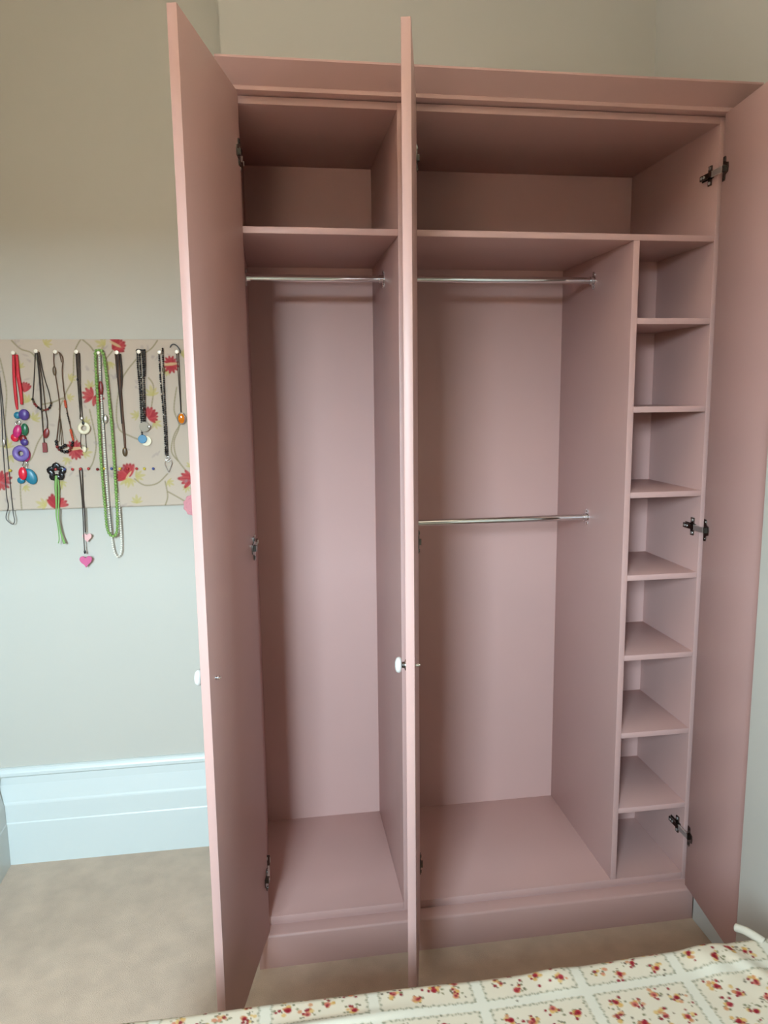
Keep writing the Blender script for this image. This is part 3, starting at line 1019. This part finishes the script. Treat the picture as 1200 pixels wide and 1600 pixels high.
# ------------------------------------------------------------------ bed
BZ = 0.552
bed = empty('bed', (0.57, -1.72, 0.0))
tag(bed, 'double bed standing against the right wall in the foreground', 'bed')
E0, E1, F0, F1 = -0.125, 1.245, -2.55, -0.825
box('bed_base', E0, E1, F0, F1, 0.09, 0.33, 'bedwood', bed, 0.01)
box('mattress', E0, E1, F0, F1, 0.331, 0.538, 'mattress', bed, 0.03)
for x in (E0 + 0.08, E1 - 0.08):
    for y in (F0 + 0.08, F1 - 0.08):
        bm = bmesh.new()
        add_cyl(bm, (x, y, 0), (x, y, 0.09), 0.022, 14, r2=0.028)
        obj('leg', bm, 'bedwood', bed, smooth=40)

# bedspread: printed cloth over the top, hanging down on the wardrobe side and the left side
EX, EY = -0.165, -0.786         # outer faces of the hanging sides
RAD = 0.022


def prof(s, outer, sign, rad=RAD):
    """arc length s measured inwards from the bottom hem of the hanging side -> (coordinate, height)"""
    drop = BZ - rad - 0.10
    a = s - drop
    arc = rad * math.pi / 2
    co = np.where(a < 0, outer, 0.0)
    z = np.where(a < 0, 0.10 + s, 0.0)
    th = np.clip(a / rad, 0, math.pi / 2)
    mid = (a >= 0) & (a <= arc)
    co = np.where(mid, outer - sign * rad * (1 - np.cos(th)), co)
    z = np.where(mid, BZ - rad + rad * np.sin(th), z)
    top = a > arc
    co = np.where(top, outer - sign * (rad + a - arc), co)
    z = np.where(top, BZ, z)
    return co, z


drop = BZ - RAD - 0.10 + RAD * math.pi / 2
def axis_samples(length, fine0, fine1, fstep, cstep):
    out = [0.0]
    while out[-1] < length:
        s = out[-1]
        out.append(s + (fstep if fine0 <= s <= fine1 else cstep))
    out[-1] = length
    return np.array(out)


LX = drop + (1.262 - (EX + RAD))
LY = drop + ((EY - RAD) - (-2.57))
sx = axis_samples(LX, drop - 0.10, LX, 0.0022, 0.012)
sy = axis_samples(LY, drop - 0.10, drop + 0.45, 0.0022, 0.012)
cx_, zx_ = prof(sx, EX, -1)
cy_, zy_ = prof(sy, EY, +1)
nu, nv = len(sx), len(sy)
XX, YY = np.meshgrid(cx_, cy_)
ZX, ZY = np.meshgrid(zx_, zy_)
ZZ = np.minimum(ZX, ZY)
SX, SY = np.meshgrid(sx, sy)
rs = np.random.RandomState(3)
wr = np.zeros_like(XX)
for k in range(26):
    kx, ky = rs.normal(0, 9), rs.normal(0, 11)
    wr += rs.uniform(0.3, 1.0) / (1 + 0.06 * math.hypot(kx, ky)) * np.sin(kx * SX + ky * SY + rs.uniform(0, 6.28))
wr *= 0.0017
top = (ZX > BZ - 0.02) & (ZY > BZ - 0.02)
def bump2(x0, y0, rx, ry, h, rot=0.0):
    c, s = math.cos(rot), math.sin(rot)
    p, q = (XX - x0) * c + (YY - y0) * s, -(XX - x0) * s + (YY - y0) * c
    return h * np.exp(-(p / rx) ** 2 - (q / ry) ** 2)
ridge = (bump2(1.17, -0.90, 0.05, 0.16, 0.026, -0.35) + bump2(1.22, -0.80, 0.06, 0.05, 0.022) + bump2(1.02, -0.87, 0.018, 0.10, 0.007, 0.5)
         + bump2(0.95, -0.83, 0.03, 0.05, 0.010) + bump2(0.66, -0.81, 0.035, 0.03, 0.006) + bump2(1.05, -0.80, 0.14, 0.06, 0.010) + bump2(0.85, -0.80, 0.10, 0.05, 0.005) + bump2(0.18, -0.86, 0.16, 0.012, 0.007, 0.05)
         + bump2(1.10, -1.05, 0.02, 0.15, 0.010, 0.6) + bump2(0.35, -0.95, 0.2, 0.02, 0.005, 0.1))
ZZ = ZZ + wr + ridge * top
YY = YY + np.where(ZY < BZ - 0.03, 0.010 * np.sin(SX * 17 + 1) * np.clip((BZ - ZY) / 0.3, 0, 1), 0)
XX = XX + np.where(ZX < BZ - 0.03, 0.010 * np.sin(SY * 15) * np.clip((BZ - ZX) / 0.3, 0, 1), 0)
# the print: squares of small roses framed by dotted grey-green lines, plain cream strips between
PT = 0.1885
ox = (0.509 - (EX + RAD)) + drop               # strip centres, along the cloth
oy = ((EY - RAD) - (-0.858)) + drop
pu, pv = SX.ravel() - ox, SY.ravel() - oy
q = Print(SX.ravel(), SY.ravel(), (190, 181, 164))
mu, mv = np.mod(pu + PT / 2, PT) - PT / 2, np.mod(pv + PT / 2, PT) - PT / 2
inn = (abs(mu) > 0.009) & (abs(mv) > 0.009)
q.mix(np.where(inn, 0.6, 0.0), (188, 172, 150))
q.mix(np.where(inn, 0, 0.35), (188, 183, 169))
for m_, o_ in ((mu, pv), (mv, pu)):
    other = mv if m_ is mu else mu
    ln = np.clip(1 - abs(abs(m_) - 0.0110 - 0.0014 * np.sin(o_ * 420)) / 0.0034, 0, 1) * (abs(other) > 0.0095)
    q.mix(ln * (0.30 + 0.60 * (np.sin(o_ * 900 + 3 * np.sin(o_ * 131)) > 0.1)), (104, 106, 86))
rp = random.Random(11)
xlo, xhi, ylo, yhi = 0.0, LX, 0.0, LY
i0, i1 = int((xlo - ox) // PT) - 1, int((xhi - ox) // PT) + 1
j0, j1 = int((ylo - oy) // PT) - 1, int((yhi - oy) // PT) + 1
order = np.argsort(q.X, kind='stable')
spots = []
for i in range(i0, i1 + 1):
    for j in range(j0, j1 + 1):
        if oy + j * PT > drop + 0.62:
            continue
        for a in range(4):
            for b in range(4):
                x = ox + (i + (a + 0.5 + 0.0) / 4 * 0.80 + 0.10) * PT + rp.uniform(-.006, .006)
                y = oy + (j + (b + 0.5) / 4 * 0.80 + 0.10) * PT + rp.uniform(-.006, .006) + (0.008 if a % 2 else -0.008)
                if 0 < x < LX and drop - 0.12 < y < LY:
                    spots.append((x, y))
# paint on the two-dimensional grid so that every spot touches only a small window
G = q.C.reshape(nv, nu, 3)


def dab(x, y, r, rgb, al_=1.0, ry=None):
    ry = ry or r
    a0, a1 = np.searchsorted(sx, (x - r * 1.3, x + r * 1.3))
    b0, b1 = np.searchsorted(sy, (y - ry * 1.3, y + ry * 1.3))
    if a1 <= a0 or b1 <= b0:
        return
    d = np.hypot((sx[None, a0:a1] - x) / r, (sy[b0:b1, None] - y) / ry)
    w = (np.clip((1 - d) / 0.4 + 0.5, 0, 1) * al_)[..., None]
    G[b0:b1, a0:a1] = G[b0:b1, a0:a1] * (1 - w) + np.array(lin(rgb)) * w


for x, y in spots:
    t = rp.random()
    for k in range(11):
        dab(x + rp.gauss(0, .0085), y + rp.gauss(0, .0080), rp.uniform(.0015, .0028), rp.choice([(92, 92, 62), (112, 106, 78), (78, 66, 52)]), 0.85)
    for k in range(6):
        dab(x + rp.gauss(0, .0058), y + rp.gauss(0, .0052), rp.uniform(.0026, .0046), rp.choice([(178, 136, 68), (184, 148, 86), (172, 114, 76)]), 0.85)
    if t < 0.8:
        a, b = x + rp.gauss(0, .003), y + rp.gauss(0, .003)
        dab(a, b, rp.uniform(.0046, .0062), rp.choice([(146, 36, 44), (136, 30, 38), (150, 54, 56), (170, 92, 80)]))
        dab(a, b + 0.001, .0026, (100, 20, 28), 0.8)
        for k in range(3):
            dab(x + rp.gauss(0, .0085), y + rp.gauss(0, .0085), rp.uniform(.0022, .0034), (124, 32, 42))
    else:
        for k in range(3):
            dab(x + rp.gauss(0, .006), y + rp.gauss(0, .005), .0036, rp.choice([(122, 42, 46), (176, 114, 90)]))
P = np.stack([XX.ravel(), YY.ravel(), ZZ.ravel()], 1)
spread = empty('bedspread', (0.57, -1.70, BZ - 0.01))
tag(spread, 'cream patchwork bedspread printed with small red roses, spread over the bed', 'bedspread')
P -= np.array(spread.location)
grid_mesh('printed_cloth', P, nu, nv, G.reshape(-1, 3), print_mat('rose_printed_cotton', 0.85, 0.1, 700), spread)
# white bound hem sticking up at the corner by the wall
bm = bmesh.new()
add_tube(bm, smooth_path([(1.048, -0.764, 0.562), (1.058, -0.779, 0.565), (1.068, -0.794, 0.564), (1.078, -0.809, 0.561)], 6), [0.0072] + [0.0086] * 18, 10, flat=0.0075)
hm = obj('rolled_hem', bm, 'hem', spread, smooth=180)
hm['label'] = 'white rolled hem'
